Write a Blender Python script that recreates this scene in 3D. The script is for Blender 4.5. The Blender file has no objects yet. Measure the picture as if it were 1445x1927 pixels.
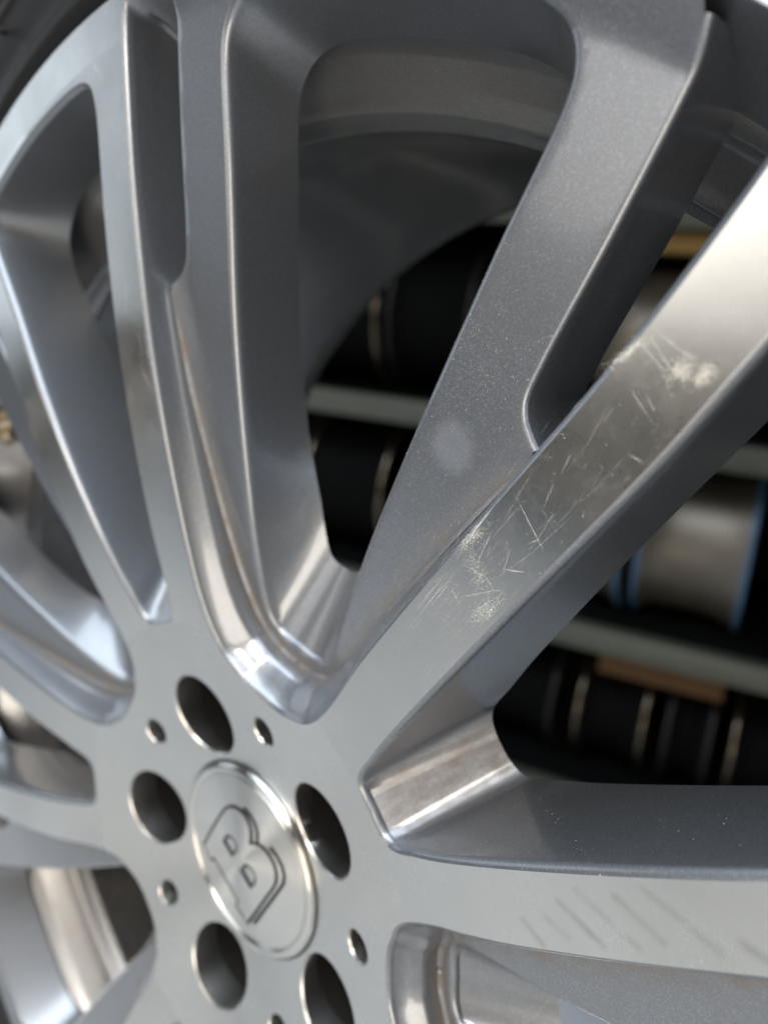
import bpy, bmesh, math, random
import numpy as np
from mathutils import Matrix, Vector
from mathutils.geometry import delaunay_2d_cdt

random.seed(4); rng = np.random.default_rng(7)
SC = bpy.context.scene
COL = SC.collection
HUB = 1.02             # height of the hub centre above the floor (m)
TYRE = 0.372           # tyre radius (m): the wheel stands on an added, unseen bench top
PAIR0 = math.radians(117.615)   # direction of one twin-spoke axis
R5 = 2*math.pi/5

# ------------------------------------------------------------------ camera
def w2(x, y, z):       # wheel frame (mm: right, up, towards viewer) -> world (m)
    return Vector((x/1000, -z/1000, HUB + y/1000))
cam_d = bpy.data.cameras.new('camera'); cam = bpy.data.objects.new('camera', cam_d); COL.objects.link(cam)
RC = np.array([[0.7276976757850664, -0.1072558213226891, 0.6774601696405537],
               [0.2820466145606513, 0.9471201572994596, -0.1530134466376148],
               [-0.625224599541547, 0.3024228768288572, 0.7194682784519899]])
def cdir(v):
    a = RC.T @ np.array(v) * np.array([1, -1, -1]); return Vector((a[0], -a[2], a[1]))
X, Y, Z = cdir((1, 0, 0)), cdir((0, -1, 0)), cdir((0, 0, -1))
M = Matrix.Identity(4)
for i, a in enumerate((X, Y, Z)):
    for j in range(3): M[j][i] = a[j]
M.translation = w2(184.5286, 216.585, 154.2768)
cam.matrix_world = M
cam_d.sensor_fit = 'VERTICAL'; cam_d.sensor_height = 36; cam_d.sensor_width = 27
cam_d.lens = 1490.23/1927*36
cam_d.clip_start = 0.005; cam_d.clip_end = 50
cam_d.dof.use_dof = True; cam_d.dof.focus_distance = 0.182; cam_d.dof.aperture_fstop = 8.2
SC.camera = cam

# ------------------------------------------------------------------ light
world = bpy.data.worlds.new('World'); SC.world = world; world.use_nodes = True
bg = world.node_tree.nodes['Background']
bg.inputs[0].default_value = (0.80, 0.90, 1.0, 1); bg.inputs[1].default_value = 0.035
def area(name, loc, target, sx, sy, power, col):
    l = bpy.data.lights.new(name, 'AREA'); l.shape = 'RECTANGLE'; l.size = sx; l.size_y = sy; l.energy = power; l.color = col
    o = bpy.data.objects.new(name, l); COL.objects.link(o); o.location = loc
    o.rotation_euler = (Vector(target) - Vector(loc)).to_track_quat('-Z', 'Y').to_euler(); return o
T = (0, 0, HUB)
area('doorway_light', (-0.95, -2.8, HUB+0.80), T, 1.5, 1.1, 15.5, (1.0, 0.96, 0.91))
area('skylight', (-0.40, -0.50, HUB+2.2), T, 3.0, 2.0, 150, (0.80, 0.90, 1.0))
area('side_doorway', (1.35, -2.1, HUB-0.15), T, 0.9, 1.8, 40, (1.0, 0.91, 0.79))
area('left_window', (-2.6, -0.9, HUB+0.5), T, 1.0, 1.2, 7, (0.80, 0.90, 1.0))
area('bench_bounce_fill', (0.2, -0.95, HUB+0.75), (0.2, -0.8, HUB-TYRE), 0.4, 0.3, 13, (1.0, 0.93, 0.84))  # added fill: brightens the bench so it reflects in hub and spokes
SC.view_settings.view_transform = 'Standard'; SC.view_settings.look = 'None'
SC.view_settings.exposure = -0.05; SC.view_settings.gamma = 1; SC.view_settings.use_curve_mapping = False
SC.cycles.max_bounces = 8; SC.cycles.use_denoising = True

# ------------------------------------------------------------------ materials
class NT:
    def __init__(s, name):
        s.m = bpy.data.materials.new(name); s.m.use_nodes = True; s.t = s.m.node_tree
        s.b = s.t.nodes['Principled BSDF']
    def n(s, typ, **kw):
        n = s.t.nodes.new(typ)
        for k, v in kw.items(): setattr(n, k, v)
        return n
    def l(s, a, b): s.t.links.new(a, b)
    def set(s, **kw):
        for k, v in kw.items(): s.b.inputs[k.replace('_', ' ')].default_value = v
    def math(s, op, a, b=None, c=None, clamp=False):
        n = s.n('ShaderNodeMath', operation=op, use_clamp=clamp)
        for i, v in enumerate((a, b, c)):
            if v is None: continue
            if isinstance(v, (int, float)): n.inputs[i].default_value = v
            else: s.l(v, n.inputs[i])
        return n.outputs[0]
    def noise(s, vec, scale, detail=2, rough=.5, dims='3D'):
        n = s.n('ShaderNodeTexNoise', noise_dimensions=dims); n.inputs['Scale'].default_value = scale
        n.inputs['Detail'].default_value = detail; n.inputs['Roughness'].default_value = rough
        if vec is not None: s.l(vec, n.inputs['W' if dims == '1D' else 'Vector'])
        return n.outputs['Fac']
    def ramp(s, fac, stops):
        n = s.n('ShaderNodeValToRGB'); e = n.color_ramp.elements
        while len(e) < len(stops): e.new(.5)
        for i, (p, c) in enumerate(stops):
            e[i].position = p; e[i].color = c if len(c) == 4 else (*c, 1)
        s.l(fac, n.inputs[0]); return n.outputs[0]
    def mix(s, fac, a, b, blend='MIX'):
        n = s.n('ShaderNodeMix', data_type='RGBA', blend_type=blend)
        for i, v in ((0, fac), (6, a), (7, b)):
            if isinstance(v, (int, float)): n.inputs[i].default_value = v
            elif isinstance(v, tuple): n.inputs[i].default_value = (*v, 1) if len(v) == 3 else v
            else: s.l(v, n.inputs[i])
        return n.outputs[2]
    def obj(s): return s.n('ShaderNodeTexCoord').outputs['Object']
    def bump(s, h, strength, dist):
        n = s.n('ShaderNodeBump'); n.inputs['Strength'].default_value = strength; n.inputs['Distance'].default_value = dist
        s.l(h, n.inputs['Height']); s.l(n.outputs[0], s.b.inputs['Normal']); return n

def machined_mat(name, base=(.50, .495, .475), rough=.27, aniso=.8, streak=1.0, cone=0.0):
    k = NT(name); o = k.obj()
    sep = k.n('ShaderNodeSeparateXYZ'); k.l(o, sep.inputs[0])
    r = k.math('SQRT', k.math('ADD', k.math('MULTIPLY', sep.outputs[0], sep.outputs[0]), k.math('MULTIPLY', sep.outputs[1], sep.outputs[1])))
    fine = k.noise(r, 5200, 1, .5, '1D'); mid = k.noise(r, 900, 2, .6, '1D')
    blot = k.noise(o, 55, 4, .6); speck = k.noise(o, 1800, 2, .6)
    g = k.math('ADD', k.math('MULTIPLY', fine, .6), k.math('MULTIPLY', mid, .4))
    c = k.mix(k.math('MULTIPLY', k.math('SUBTRACT', g, .3, clamp=True), .5*streak), base, tuple(min(1, x*1.25) for x in base))
    c = k.mix(k.math('MULTIPLY', k.math('SUBTRACT', blot, .45, clamp=True), .55), c, (.42, .41, .39))
    sc1 = k.noise(o, 120, 7, .75); hz = k.math('MULTIPLY', k.math('SUBTRACT', sc1, .50, clamp=True), 3.0*streak, clamp=True)
    c = k.mix(k.math('MULTIPLY', hz, .14), c, (.74, .73, .70)); k.l(c, k.b.inputs['Base Color'])
    rg0 = k.math('ADD', k.math('ADD', rough - .06, k.math('MULTIPLY', blot, .10)), k.math('MULTIPLY', speck, .05))
    rg = k.math('ADD', rg0, k.math('MULTIPLY', hz, .07)); k.l(rg, k.b.inputs['Roughness'])
    k.set(Metallic=1.0, Anisotropic=aniso, Anisotropic_Rotation=.25, Coat_Weight=.35, Coat_Roughness=.09)
    tg = k.n('ShaderNodeTangent', direction_type='RADIAL', axis='Z'); k.l(tg.outputs[0], k.b.inputs['Tangent'])
    if cone:
        k.bump(k.math('ADD', k.math('MULTIPLY', r, -cone), k.math('MULTIPLY', g, .000004)), 1.0, 1.0)
    else: k.bump(g, .10*streak, .00004)
    return k.m

def paint_mat(name, base=(.180, .189, .204), dirt=.0, rough=.43):
    k = NT(name); o = k.obj()
    v = k.n('ShaderNodeTexVoronoi', feature='F1'); v.inputs['Scale'].default_value = 4200; k.l(o, v.inputs['Vector'])
    fl = k.n('ShaderNodeSeparateColor'); k.l(v.outputs['Color'], fl.inputs[0])
    flake = k.math('POWER', fl.outputs[0], 6.0)
    blot = k.noise(o, 40, 4, .6)
    c = k.mix(k.math('MULTIPLY', flake, .55), base, tuple(x*2.0 for x in base))
    c = k.mix(k.math('MULTIPLY', k.math('SUBTRACT', blot, .42, clamp=True), .5), c, (.16, .14, .115))
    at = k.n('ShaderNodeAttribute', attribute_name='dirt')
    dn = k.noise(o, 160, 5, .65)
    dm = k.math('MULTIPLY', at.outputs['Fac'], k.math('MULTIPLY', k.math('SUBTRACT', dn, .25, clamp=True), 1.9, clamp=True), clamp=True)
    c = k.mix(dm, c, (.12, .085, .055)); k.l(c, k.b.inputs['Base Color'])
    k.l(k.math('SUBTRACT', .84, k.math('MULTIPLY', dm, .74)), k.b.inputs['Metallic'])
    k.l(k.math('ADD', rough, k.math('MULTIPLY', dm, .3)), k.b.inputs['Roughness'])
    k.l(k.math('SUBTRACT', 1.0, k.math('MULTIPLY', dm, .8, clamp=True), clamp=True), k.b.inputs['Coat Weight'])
    k.set(Coat_Roughness=.13, Coat_IOR=1.5)
    peel = k.noise(o, 900, 2, .5)
    k.bump(k.math('ADD', peel, k.math('MULTIPLY', flake, .25)), .10, .00006)
    return k.m

def plain(name, col, rough=.5, metal=0.0, scale=60, var=.25, bump=0.0, coat=0.0):
    k = NT(name); o = k.obj(); n = k.noise(o, scale, 4, .6)
    k.l(k.mix(n, tuple(x*(1-var) for x in col), tuple(min(1, x*(1+var)) for x in col)), k.b.inputs['Base Color'])
    k.set(Roughness=rough, Metallic=metal, Coat_Weight=coat, Specular_IOR_Level=.05 if max(col) < .005 else .2 if max(col) < .02 else .5)
    if bump: k.bump(k.noise(o, scale*6, 3), .3, bump)
    return k.m

MACH = machined_mat('machined_aluminium')
CAPM = machined_mat('turned_cap_aluminium', (.60, .585, .55), .28, .93, .8, .16)
PAINT = paint_mat('silver_grey_wheel_paint')
LUGM = plain('bright_lug_bore', (.46, .45, .43), .33, 1.0, 200, .12)
BOREM = plain('shaded_bore', (.012, .011, .010), .6, .1, 200, .3)  # shadow deep in the bores, painted in as near-black
DARKSEAM = plain('dirt_filled_seam', (.014, .013, .012), .7, 0, 300, .3)
BARREL = paint_mat('dusty_barrel_paint', (.27, .268, .268), 0, .36)
RUBBER = plain('tyre_rubber', (.009, .0082, .0078), .48, 0, 900, .35, .0002)

# ------------------------------------------------------------------ mesh helpers (mm in, m out)
def make_obj(name, verts, faces, mats, fmat=None, parent=None, smooth=True, sharp=None, attrs=None, loc=None):
    me = bpy.data.meshes.new(name)
    me.from_pydata([tuple(float(c)/1000 for c in v) for v in verts], [], [tuple(int(i) for i in f) for f in faces])
    for m in (mats if isinstance(mats, (list, tuple)) else [mats]): me.materials.append(m)
    if fmat is not None: me.polygons.foreach_set('material_index', np.asarray(fmat, dtype=np.int32))
    me.polygons.foreach_set('use_smooth', np.ones(len(me.polygons), dtype=bool) if smooth else np.zeros(len(me.polygons), dtype=bool))
    if attrs:
        for an, vals in attrs.items():
            a = me.attributes.new(an, 'FLOAT', 'POINT'); a.data.foreach_set('value', np.asarray(vals, dtype=np.float32))
    me.update()
    o = bpy.data.objects.new(name, me); COL.objects.link(o)
    if parent is not None: o.parent = parent
    if loc is not None: o.location = loc
    return o

def P(r, deg): a = math.radians(deg); return np.array([r*math.cos(a), r*math.sin(a)])

def crom(keys, counts=None, step=1.1, mirror=None):
    """Catmull-Rom through (r,deg) keys. mirror=(a0,a1): symmetry axes (deg) at both ends."""
    pts = [P(*k) for k in keys]
    def refl(p, deg):
        a = math.radians(2*deg); return np.array([p[0]*math.cos(a)+p[1]*math.sin(a), p[0]*math.sin(a)-p[1]*math.cos(a)])
    if mirror: pre, post = refl(pts[1], mirror[0]), refl(pts[-2], mirror[1])
    else: pre, post = 2*pts[0]-pts[1], 2*pts[-1]-pts[-2]
    q = [pre] + pts + [post]
    out = []; cnt = []
    for i in range(1, len(q)-2):
        p0, p1, p2, p3 = q[i-1], q[i], q[i+1], q[i+2]
        t = [0]
        for a, b in ((p0, p1), (p1, p2), (p2, p3)): t.append(t[-1] + max(1e-4, np.linalg.norm(b-a))**.5)
        n = counts[i-1] if counts else max(2, int(math.ceil(np.linalg.norm(p2-p1)/step)))
        cnt.append(n)
        for k in range(n):
            u = t[1] + (t[2]-t[1])*k/n
            A1 = (t[1]-u)/(t[1]-t[0])*p0+(u-t[0])/(t[1]-t[0])*p1; A2 = (t[2]-u)/(t[2]-t[1])*p1+(u-t[1])/(t[2]-t[1])*p2; A3 = (t[3]-u)/(t[3]-t[2])*p2+(u-t[2])/(t[3]-t[2])*p3
            B1 = (t[2]-u)/(t[2]-t[0])*A1+(u-t[0])/(t[2]-t[0])*A2; B2 = (t[3]-u)/(t[3]-t[1])*A2+(u-t[1])/(t[3]-t[1])*A3
            out.append((t[2]-u)/(t[2]-t[1])*B1+(u-t[1])/(t[2]-t[1])*B2)
    out.append(pts[-1])
    return np.array(out), cnt

def normals2(c, side, mirror=None):
    t = np.gradient(c, axis=0)
    if mirror is not None:
        for idx, deg in ((0, mirror[0]), (-1, mirror[1])):
            a = math.radians(deg); ax = np.array([math.cos(a), math.sin(a)]); tt = t[idx] - ax*(t[idx]@ax); t[idx] = tt
    t /= np.linalg.norm(t, axis=1)[:, None] + 1e-12
    n = np.stack([-t[:, 1], t[:, 0]], 1)*side
    return n

def inpoly(pts, poly):
    x, y = pts[:, 0], pts[:, 1]; r = np.zeros(len(pts), bool)
    px, py = poly[:, 0], poly[:, 1]; qx, qy = np.roll(px, -1), np.roll(py, -1)
    for i in range(len(poly)):
        c = ((py[i] > y) != (qy[i] > y))
        if c.any():
            xi = (qx[i]-px[i])*(y-py[i])/(qy[i]-py[i]+1e-30)+px[i]; r ^= c & (x < xi)
    return r

def polydist(pts, line):
    d = np.full(len(pts), 1e9)
    for i in range(len(line)-1):
        a, b = line[i], line[i+1]; ab = b-a; t = np.clip(((pts-a)@ab)/(ab@ab+1e-12), 0, 1)
        d = np.minimum(d, np.linalg.norm(pts-(a+t[:, None]*ab), axis=1))
    return d

def cdt(polygon, extra_lines, interior):
    v = [tuple(p) for p in polygon]; e = [(i, (i+1) % len(v)) for i in range(len(v))]
    for ln in extra_lines:
        b = len(v); v += [tuple(p) for p in ln]; e += [(b+i, b+i+1) for i in range(len(ln)-1)]
    v += [tuple(p) for p in interior]
    vo, eo, fo, *_ = delaunay_2d_cdt([Vector(x) for x in v], e, [], 0, 1e-5)
    V = np.array([tuple(x) for x in vo]); F = np.array([f for f in fo if len(f) == 3])
    c = V[F].mean(axis=1); F = F[inpoly(c, np.array(polygon))]
    a = V[F]; ar = (a[:, 1, 0]-a[:, 0, 0])*(a[:, 2, 1]-a[:, 0, 1])-(a[:, 2, 0]-a[:, 0, 0])*(a[:, 1, 1]-a[:, 0, 1])
    F[ar < 0] = F[ar < 0][:, ::-1]
    F = F[np.abs(ar) > 1e-7]
    return V, F

def arc(cx, cy, r, a0, a1, n):
    t = np.radians(np.linspace(a0, a1, n)); return np.stack([cx+r*np.cos(t), cy+r*np.sin(t)], 1)

# ------------------------------------------------------------------ wheel section: heights of the faces
ZK = np.array([[28, -6.0], [38, -3.9], [56, 0], [80, 5.15], [100, 9.3], [125, 13.2], [150, 15.4], [190, 16.85], [230, 16.1], [270, 14.8], [300, 13.8]])
_m = np.gradient(ZK[:, 1], ZK[:, 0])
def zface(r):
    r = np.clip(np.asarray(r, float), ZK[0, 0], ZK[-1, 0]); i = np.clip(np.searchsorted(ZK[:, 0], r)-1, 0, len(ZK)-2)
    h = ZK[i+1, 0]-ZK[i, 0]; t = (r-ZK[i, 0])/h
    return (2*t**3-3*t**2+1)*ZK[i, 1]+(t**3-2*t**2+t)*h*_m[i]+(-2*t**3+3*t**2)*ZK[i+1, 1]+(t**3-t**2)*h*_m[i+1]
def rad(p): return np.hypot(p[:, 0], p[:, 1])
def zback(r): return -20.6+.05*(np.asarray(r)-125)
def zfloor0(r):
    r = np.asarray(r); g = np.clip((r-277)/13, 0, 1); return zface(r)-(10-.06*(r-180))*(1-g*g*(3-2*g))-.25

W1T = [(93, 0), (93.0, 2.5), (93.7, 4.6), (95.6, 6.1), (99.2, 6.95), (107, 7.5), (115, 8.0), (135, 8.65), (180, 9.5), (227, 10.1), (257, 10.7), (265, 10.7), (270.5, 10.4), (273.6, 9.6), (274.9, 8.2), (275.5, 5), (275.8, 0)]
W1B = [(124, 0), (124.1, 1.2), (124.8, 2.6), (126.3, 3.9), (128.8, 4.75), (132, 5.15), (138, 5.6), (150, 6.6), (184, 8.15), (222, 9.1), (245, 9.4), (253, 9.2), (259, 8.6), (263.5, 7.4), (266.5, 5.8), (268.6, 3.4), (269, 0)]
W2T = [(77, 36), (77.3, 32), (78.8, 28.2), (81.2, 25.4), (85, 21.9), (89.3, 20.0), (95, 18.65), (102, 17.75), (108, 17.3), (130, 16.6), (165, 15.5), (195, 14.85), (235, 14.42), (255, 14.5), (270, 14.65), (279, 14.8), (284.8, 15.0), (287.8, 15.4), (289.5, 16.3), (290.3, 18.0), (290.45, 22), (290.45, 29), (290.45, 36)]
WIT = [(91, 36), (91, 33), (91.8, 30.4), (94.2, 27.9), (98.2, 26.4), (105, 25.6), (118, 25.2), (155, 24.65), (198, 24.1), (237, 23.85), (265, 23.6), (271.5, 23.85), (276.5, 24.5), (280.3, 25.6), (282.8, 28), (284, 31), (284.2, 36)]
WIB = [(121, 36), (121, 35.0), (121.4, 33.9), (123, 32.8), (126.5, 31.8), (132, 30.8), (139, 29.8), (161, 26.9), (198, 25.2), (234, 24.9), (258, 25.0), (264, 25.6), (268, 26.5), (270.5, 27.8), (271.8, 29.5), (272.2, 32), (272.2, 36)]
SLT = [(203.0, 14.0), (204.6, 15.5), (206.3, 16.7), (208.8, 17.8), (212.5, 18.5), (222, 18.87), (252, 19.23), (284, 19.8), (287.6, 20.05), (289.4, 21.0), (289.9, 22.8)]

m1, m2 = (0, 0), (36, 36)
w1, c1 = crom(W1T, mirror=m1); w1b, _ = crom(W1B, c1, mirror=m1)
wq, cq = crom(W2T, mirror=m2)
wi, ci = crom(WIT, mirror=m2); wib, _ = crom(WIB, ci, mirror=m2)
sl, cs = crom(SLT)
n1 = normals2(w1, -1, m1)
if (w1[5]+n1[5]*2)[1] > w1[5][1]+5: n1 = -n1
def orient(c, n, towards):
    return n if ((towards-c)*n).sum(1).mean() > 0 else -n
n1 = orient(w1, n1, P(185, 0)); nq = orient(wq, normals2(wq, 1, m2), P(190, 36))
ni = orient(wi, normals2(wi, 1, m2), P(190, 36)); ns = orient(sl, normals2(sl, 1), P(250, 16.5))
# back edge of the outer recess wall
off_e = np.interp(rad(wq), [77, 84, 90, 108, 130, 150, 170, 187, 202, 218], [8.6, 8.8, 8.8, 7.8, 6.5, 5.6, 4.5, 3.8, 3.1, 2.8])
eline = wq + nq*(off_e+1.0)[:, None]
wqb = wq + nq*(off_e+2.6)[:, None]
rq = rad(wq); aq = np.degrees(np.arctan2(wq[:, 1], wq[:, 0]))
f = np.clip((rq-255)/28, 0, 1); f = f*f*(3-2*f)
rnew = rad(wqb) - f*9.5
ab = np.arctan2(wqb[:, 1], wqb[:, 0]); wqb = np.stack([rnew*np.cos(ab), rnew*np.sin(ab)], 1)
slb = sl + ns*1.6
wallline = wq + nq*1.5

class MB:
    def __init__(s): s.v = []; s.f = []; s.m = []; s.d = []
    def add(s, V, F, mat=0, dirt=None):
        b = len(s.v); s.v += [tuple(x) for x in V]; s.f += [tuple(int(i)+b for i in f) for f in F]; s.m += [mat]*len(F)
        s.d += list(dirt) if dirt is not None else [0.0]*len(V)
    def arrays(s): return np.array(s.v), s.f, np.array(s.m), np.array(s.d)

def strip(rings):
    """rings: list of (n,3) arrays -> verts, quads"""
    n = len(rings[0]); V = np.concatenate(rings); F = []
    for k in range(len(rings)-1):
        for i in range(n-1):
            F.append((k*n+i, k*n+i+1, (k+1)*n+i+1, (k+1)*n+i))
    return V, F
def flip_to(V, F, refs):
    """orient quads so that normals point towards the open side (refs per vertex 3d offset dir)"""
    out = []
    for fa in F:
        p = V[list(fa)]; nn = np.cross(p[1]-p[0], p[2]-p[0]); nn2 = np.cross(p[2]-p[0], p[3]-p[0]); nn = nn+nn2
        r = refs[fa[0]]
        out.append(fa if nn@r > 0 else fa[::-1])
    return out
def wall(top, nrm, ztop, back, zb, prof, levels=7, shrink=None):
    """rounded edge (prof: offset, drop) then a loft to the back loop"""
    sc_ = np.ones(len(top)) if shrink is None else shrink
    rings = [np.column_stack([top + nrm*(o*sc_)[:, None], ztop-d]) for o, d in prof]
    o, d = prof[-1]; a = rings[-1]
    b = np.column_stack([back, zb])
    for k in range(1, levels+1):
        t = k/levels; rings.append(a*(1-t)+b*t)
    V, F = strip(rings)
    refs = np.tile(np.column_stack([nrm, np.full(len(top), .35)]), (len(rings), 1))
    return V, flip_to(V, F, refs)
def roundprof(rho, amax=80, n=7, a0=0):
    pr = []
    for a in np.radians(np.linspace(a0, amax, n)):
        pr.append((rho*(math.sin(a)-math.sin(math.radians(a0))), rho*(math.cos(math.radians(a0))-math.cos(a))))
    return pr

# ---- machined face (half sector 0..36 deg), cut into hub / spoke / rim
RL, RS = 16.4, 5.7
lug = arc(56, 0, RL, 180, 0, 40); cs36 = P(61.9, 36); sm = arc(cs36[0], cs36[1], RS, 36, 36-180, 18)
capa = arc(0, 0, 37.6, 36, 0, 25)
lip = arc(0, 0, 290.6, 0, 36, 110)
poly = np.concatenate([lug, w1, lip, wq[::-1], sm, capa])
grid = []
for r in np.arange(40, 290, 3.2):
    n = max(2, int(r*math.radians(36)/3.4))
    for k in range(n):
        grid.append(P(r+rng.uniform(-.4, .4), (k+.5)*36/n))
grid = np.array(grid)
grid = grid[inpoly(grid, poly)]
grid = grid[polydist(grid, np.concatenate([poly, poly[:1]])) > 1.3]
cut1 = [p for p in arc(0, 0, 93.0, 0.01, 35.9, 60)]
RC1, RC2 = 93.0, 277.5
cutA = np.array([p for p in arc(0, 0, RC1, .02, 35.98, 80) if inpoly(p[None], poly)[0]])
cutB = np.array([p for p in arc(0, 0, RC2, .02, 35.98, 200) if inpoly(p[None], poly)[0]])
V, F = cdt(poly, [cutA, cutB], grid)
rr = rad(V); V3 = np.column_stack([V, zface(rr)])
cr = rad(V[F].mean(axis=1))
half = {k: MB() for k in ('hub', 'spoke', 'rim')}
def put(key, V3, F, mat, dirt=None): half[key].add(V3, F, mat, dirt)
def split_put(V3, F, mat, rF, dirt=None):
    F = np.array(F, dtype=object) if False else F
    for key, sel in (('hub', rF < RC1), ('spoke', (rF >= RC1) & (rF < RC2)), ('rim', rF >= RC2)):
        idx = np.nonzero(sel)[0]
        if len(idx) == 0: continue
        fs = [F[i] for i in idx]; used = sorted({int(v) for f_ in fs for v in f_}); mp = {u: i for i, u in enumerate(used)}
        half[key].add(V3[used], [tuple(mp[int(v)] for v in f_) for f_ in fs], mat, None if dirt is None else dirt[used])
split_put(V3, [tuple(f_) for f_ in F], 0, cr)
# walls
BEV = roundprof(2.9, 82, 9, 22)
BEVQ = roundprof(2.9, 62, 7, 22) + [(2.7, 4.2), (3.5, 6.6), (3.8, 7.6)]
def wall_r(F, n, top):      # radius of the top edge of each quad
    rt = rad(top); return np.array([rt[min(fa) % n if True else 0] for fa in F])
Vw, Fw = wall(w1, n1, zface(rad(w1)), w1b, zback(rad(w1b)), BEV, 9)
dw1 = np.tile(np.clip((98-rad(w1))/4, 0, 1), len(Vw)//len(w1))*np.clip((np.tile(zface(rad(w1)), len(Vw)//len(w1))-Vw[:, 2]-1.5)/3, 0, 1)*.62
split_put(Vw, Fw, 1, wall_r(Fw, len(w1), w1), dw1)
zq_b = np.minimum(zback(rad(wqb)), -14)
rings_q = []; dfl = np.maximum(10-.06*(rq-180), 6.5)
shr = 1-.93*np.clip((rq-284)/4.5, 0, 1)
for o_, d_ in [(0*off_e, 0), (0*off_e+.6, .28), (0*off_e+1.1, .75), (0*off_e+1.45, 1.3), (0*off_e+1.65, 1.75), (off_e*.5+.5, 4.5), (off_e-.75, 7.0), (off_e-.45, 7.35), (off_e-.05, 7.9), (off_e+.3, 8.6), (off_e+.5, 9.4), (off_e+.75, 11.5), (off_e+1.0, 14.0)]:
    d_ = np.minimum(d_, d_*0+d_) if d_ <= 0 else d_*np.minimum(1, (dfl-.7)/8.0) if d_ <= 8 else d_-8+np.minimum(8, dfl-.7)
    wl = np.clip((rq-201)/9, 0, 1); wl = wl*wl*(3-2*wl); o_ = np.where(d_ > 1.7, o_*(1-wl)+wl*(1.65+(d_-1.75)*.10), o_)
    rings_q.append(np.column_stack([wq + nq*(o_*shr+(1-shr)*d_*.55)[:, None], zface(rq)-d_]))
qa = rings_q[-1]; qb = np.column_stack([wqb, np.minimum(zq_b, qa[:, 2]-2)])
for k_ in range(1, 8): rings_q.append(qa*(1-k_/7)+qb*k_/7)
Vw, Fw = strip(rings_q); Fw = flip_to(Vw, Fw, np.tile(np.column_stack([nq, np.full(len(wq), .35)]), (len(rings_q), 1)))
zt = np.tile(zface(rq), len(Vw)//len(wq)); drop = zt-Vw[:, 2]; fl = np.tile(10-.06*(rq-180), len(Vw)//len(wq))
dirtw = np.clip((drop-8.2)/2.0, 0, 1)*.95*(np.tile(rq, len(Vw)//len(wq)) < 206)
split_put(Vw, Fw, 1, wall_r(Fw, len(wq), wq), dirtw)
# lug bores and small bores
def bore(cx, cy, axis, r, segs, a0, a1, key, matw):
    c = arc(cx, cy, r, a0, a1, segs); zt = zface(rad(c)); d = (np.array([cx, cy])-c)/r
    rings = [np.column_stack([c+d*o, zt-dr]) for o, dr in [(0, 0), (.3, .3), (.6, .6), (.63, 1.5)]]
    zc = float(zface(math.hypot(cx, cy)))
    if r > 10: tail = [(.72, zc-5), (.80, zc-9.5), (1.3, zc-20), (1.4, zc-30), (4.5, zc-34), (7, zc-36), (16.3, zc-36.5)]
    else: tail = [(1.05, zc-5), (1.1, zc-12), (1.2, zc-20)]
    for o, z in tail: rings.append(np.column_stack([c+d*o, np.full(len(c), z)]))
    Vb, Fb = strip(rings); Fb = flip_to(Vb, Fb, np.tile(np.column_stack([d, np.full(len(c), .2)]), (len(rings), 1)))
    ns_ = len(c)-1
    half[key].add(Vb, Fb[:ns_*(5 if r > 10 else 4)], matw); half[key].add(Vb, Fb[ns_*(5 if r > 10 else 4):], 3)
bore(56, 0, 0, RL, 40, 180, 0, 'hub', 2); bore(cs36[0], cs36[1], 36, RS, 18, 36, -144, 'hub', 2)
# cap seat wall
rings = [np.column_stack([capa*s, np.full(len(capa), z)]) for s, z in ((1, float(zface(37.6))), (.985, -4.6), (.98, -10))]
Vb, Fb = strip(rings); Fb = flip_to(Vb, Fb, np.tile(np.column_stack([-capa/37.6, np.full(len(capa), .2)]), (3, 1))); half['hub'].add(Vb, Fb, 1)
# outer lip of the rim
rings = [np.column_stack([lip/290.6*r, np.full(len(lip), z)]) for r, z in ((290.6, float(zface(290.6))), (291.3, 13.7), (292.0, 12.9), (292.5, 11.5), (292.6, 8), (292.2, 3), (289.5, -2), (286, -6))]
Vb, Fb = strip(rings); Fb = flip_to(Vb, Fb, np.tile(np.column_stack([lip/290.6, np.full(len(lip), .3)]), (len(rings), 1))); half['rim'].add(Vb, Fb, 1)

# ---- recessed floor with the two painted branches
flo = wq + nq*(off_e+.15)[:, None]
keep = rad(flo) < 204.2
k_end = np.nonzero(~keep)[0][0]
fl_path = flo[:k_end]
s_in = sl[(rad(sl) > 204.0) & (polydist(sl, wq) > 3.8)]
outer = arc(0, 0, 290.2, math.degrees(math.atan2(s_in[-1][1], s_in[-1][0]))+.6, 36, 60)
fpoly = np.concatenate([fl_path, s_in, outer, wi[::-1]])
rows = []
for off in (.3, .7, 1.2, 1.9, 2.8): rows.append((wq+nq*(off_e+.55+off)[:, None])[:k_end:1])
rows = np.concatenate(rows)
g2 = []
for r in np.arange(78, 286, 2.6):
    n = max(2, int(r*math.radians(23)/2.8))
    for k in range(n): g2.append(P(r+rng.uniform(-.3, .3), 13.5+(k+.5)*22.5/n))
g2 = np.array(g2); g2 = g2[polydist(g2, eline) > 3.6]
g2 = np.concatenate([rows, g2]); g2 = g2[inpoly(g2, fpoly)]; g2 = g2[polydist(g2, np.concatenate([fpoly, fpoly[:1]])) > .45]
Vf, Ff = cdt(fpoly, [], g2)
def zfloor(p):
    r_ = rad(p); z = zfloor0(r_); rho = np.clip(10-.06*(r_-180)-8.3, .3, 2.0); s = np.clip(polydist(p, eline), 0, 3.0)
    return z + np.where(s < rho, rho-np.sqrt(np.maximum(rho**2-(rho-s)**2, 0)), 0)
floor = MB()
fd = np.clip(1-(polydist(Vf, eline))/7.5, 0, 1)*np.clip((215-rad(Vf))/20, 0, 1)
floor.add(np.column_stack([Vf, zfloor(Vf)]), Ff, 0, fd)
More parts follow.
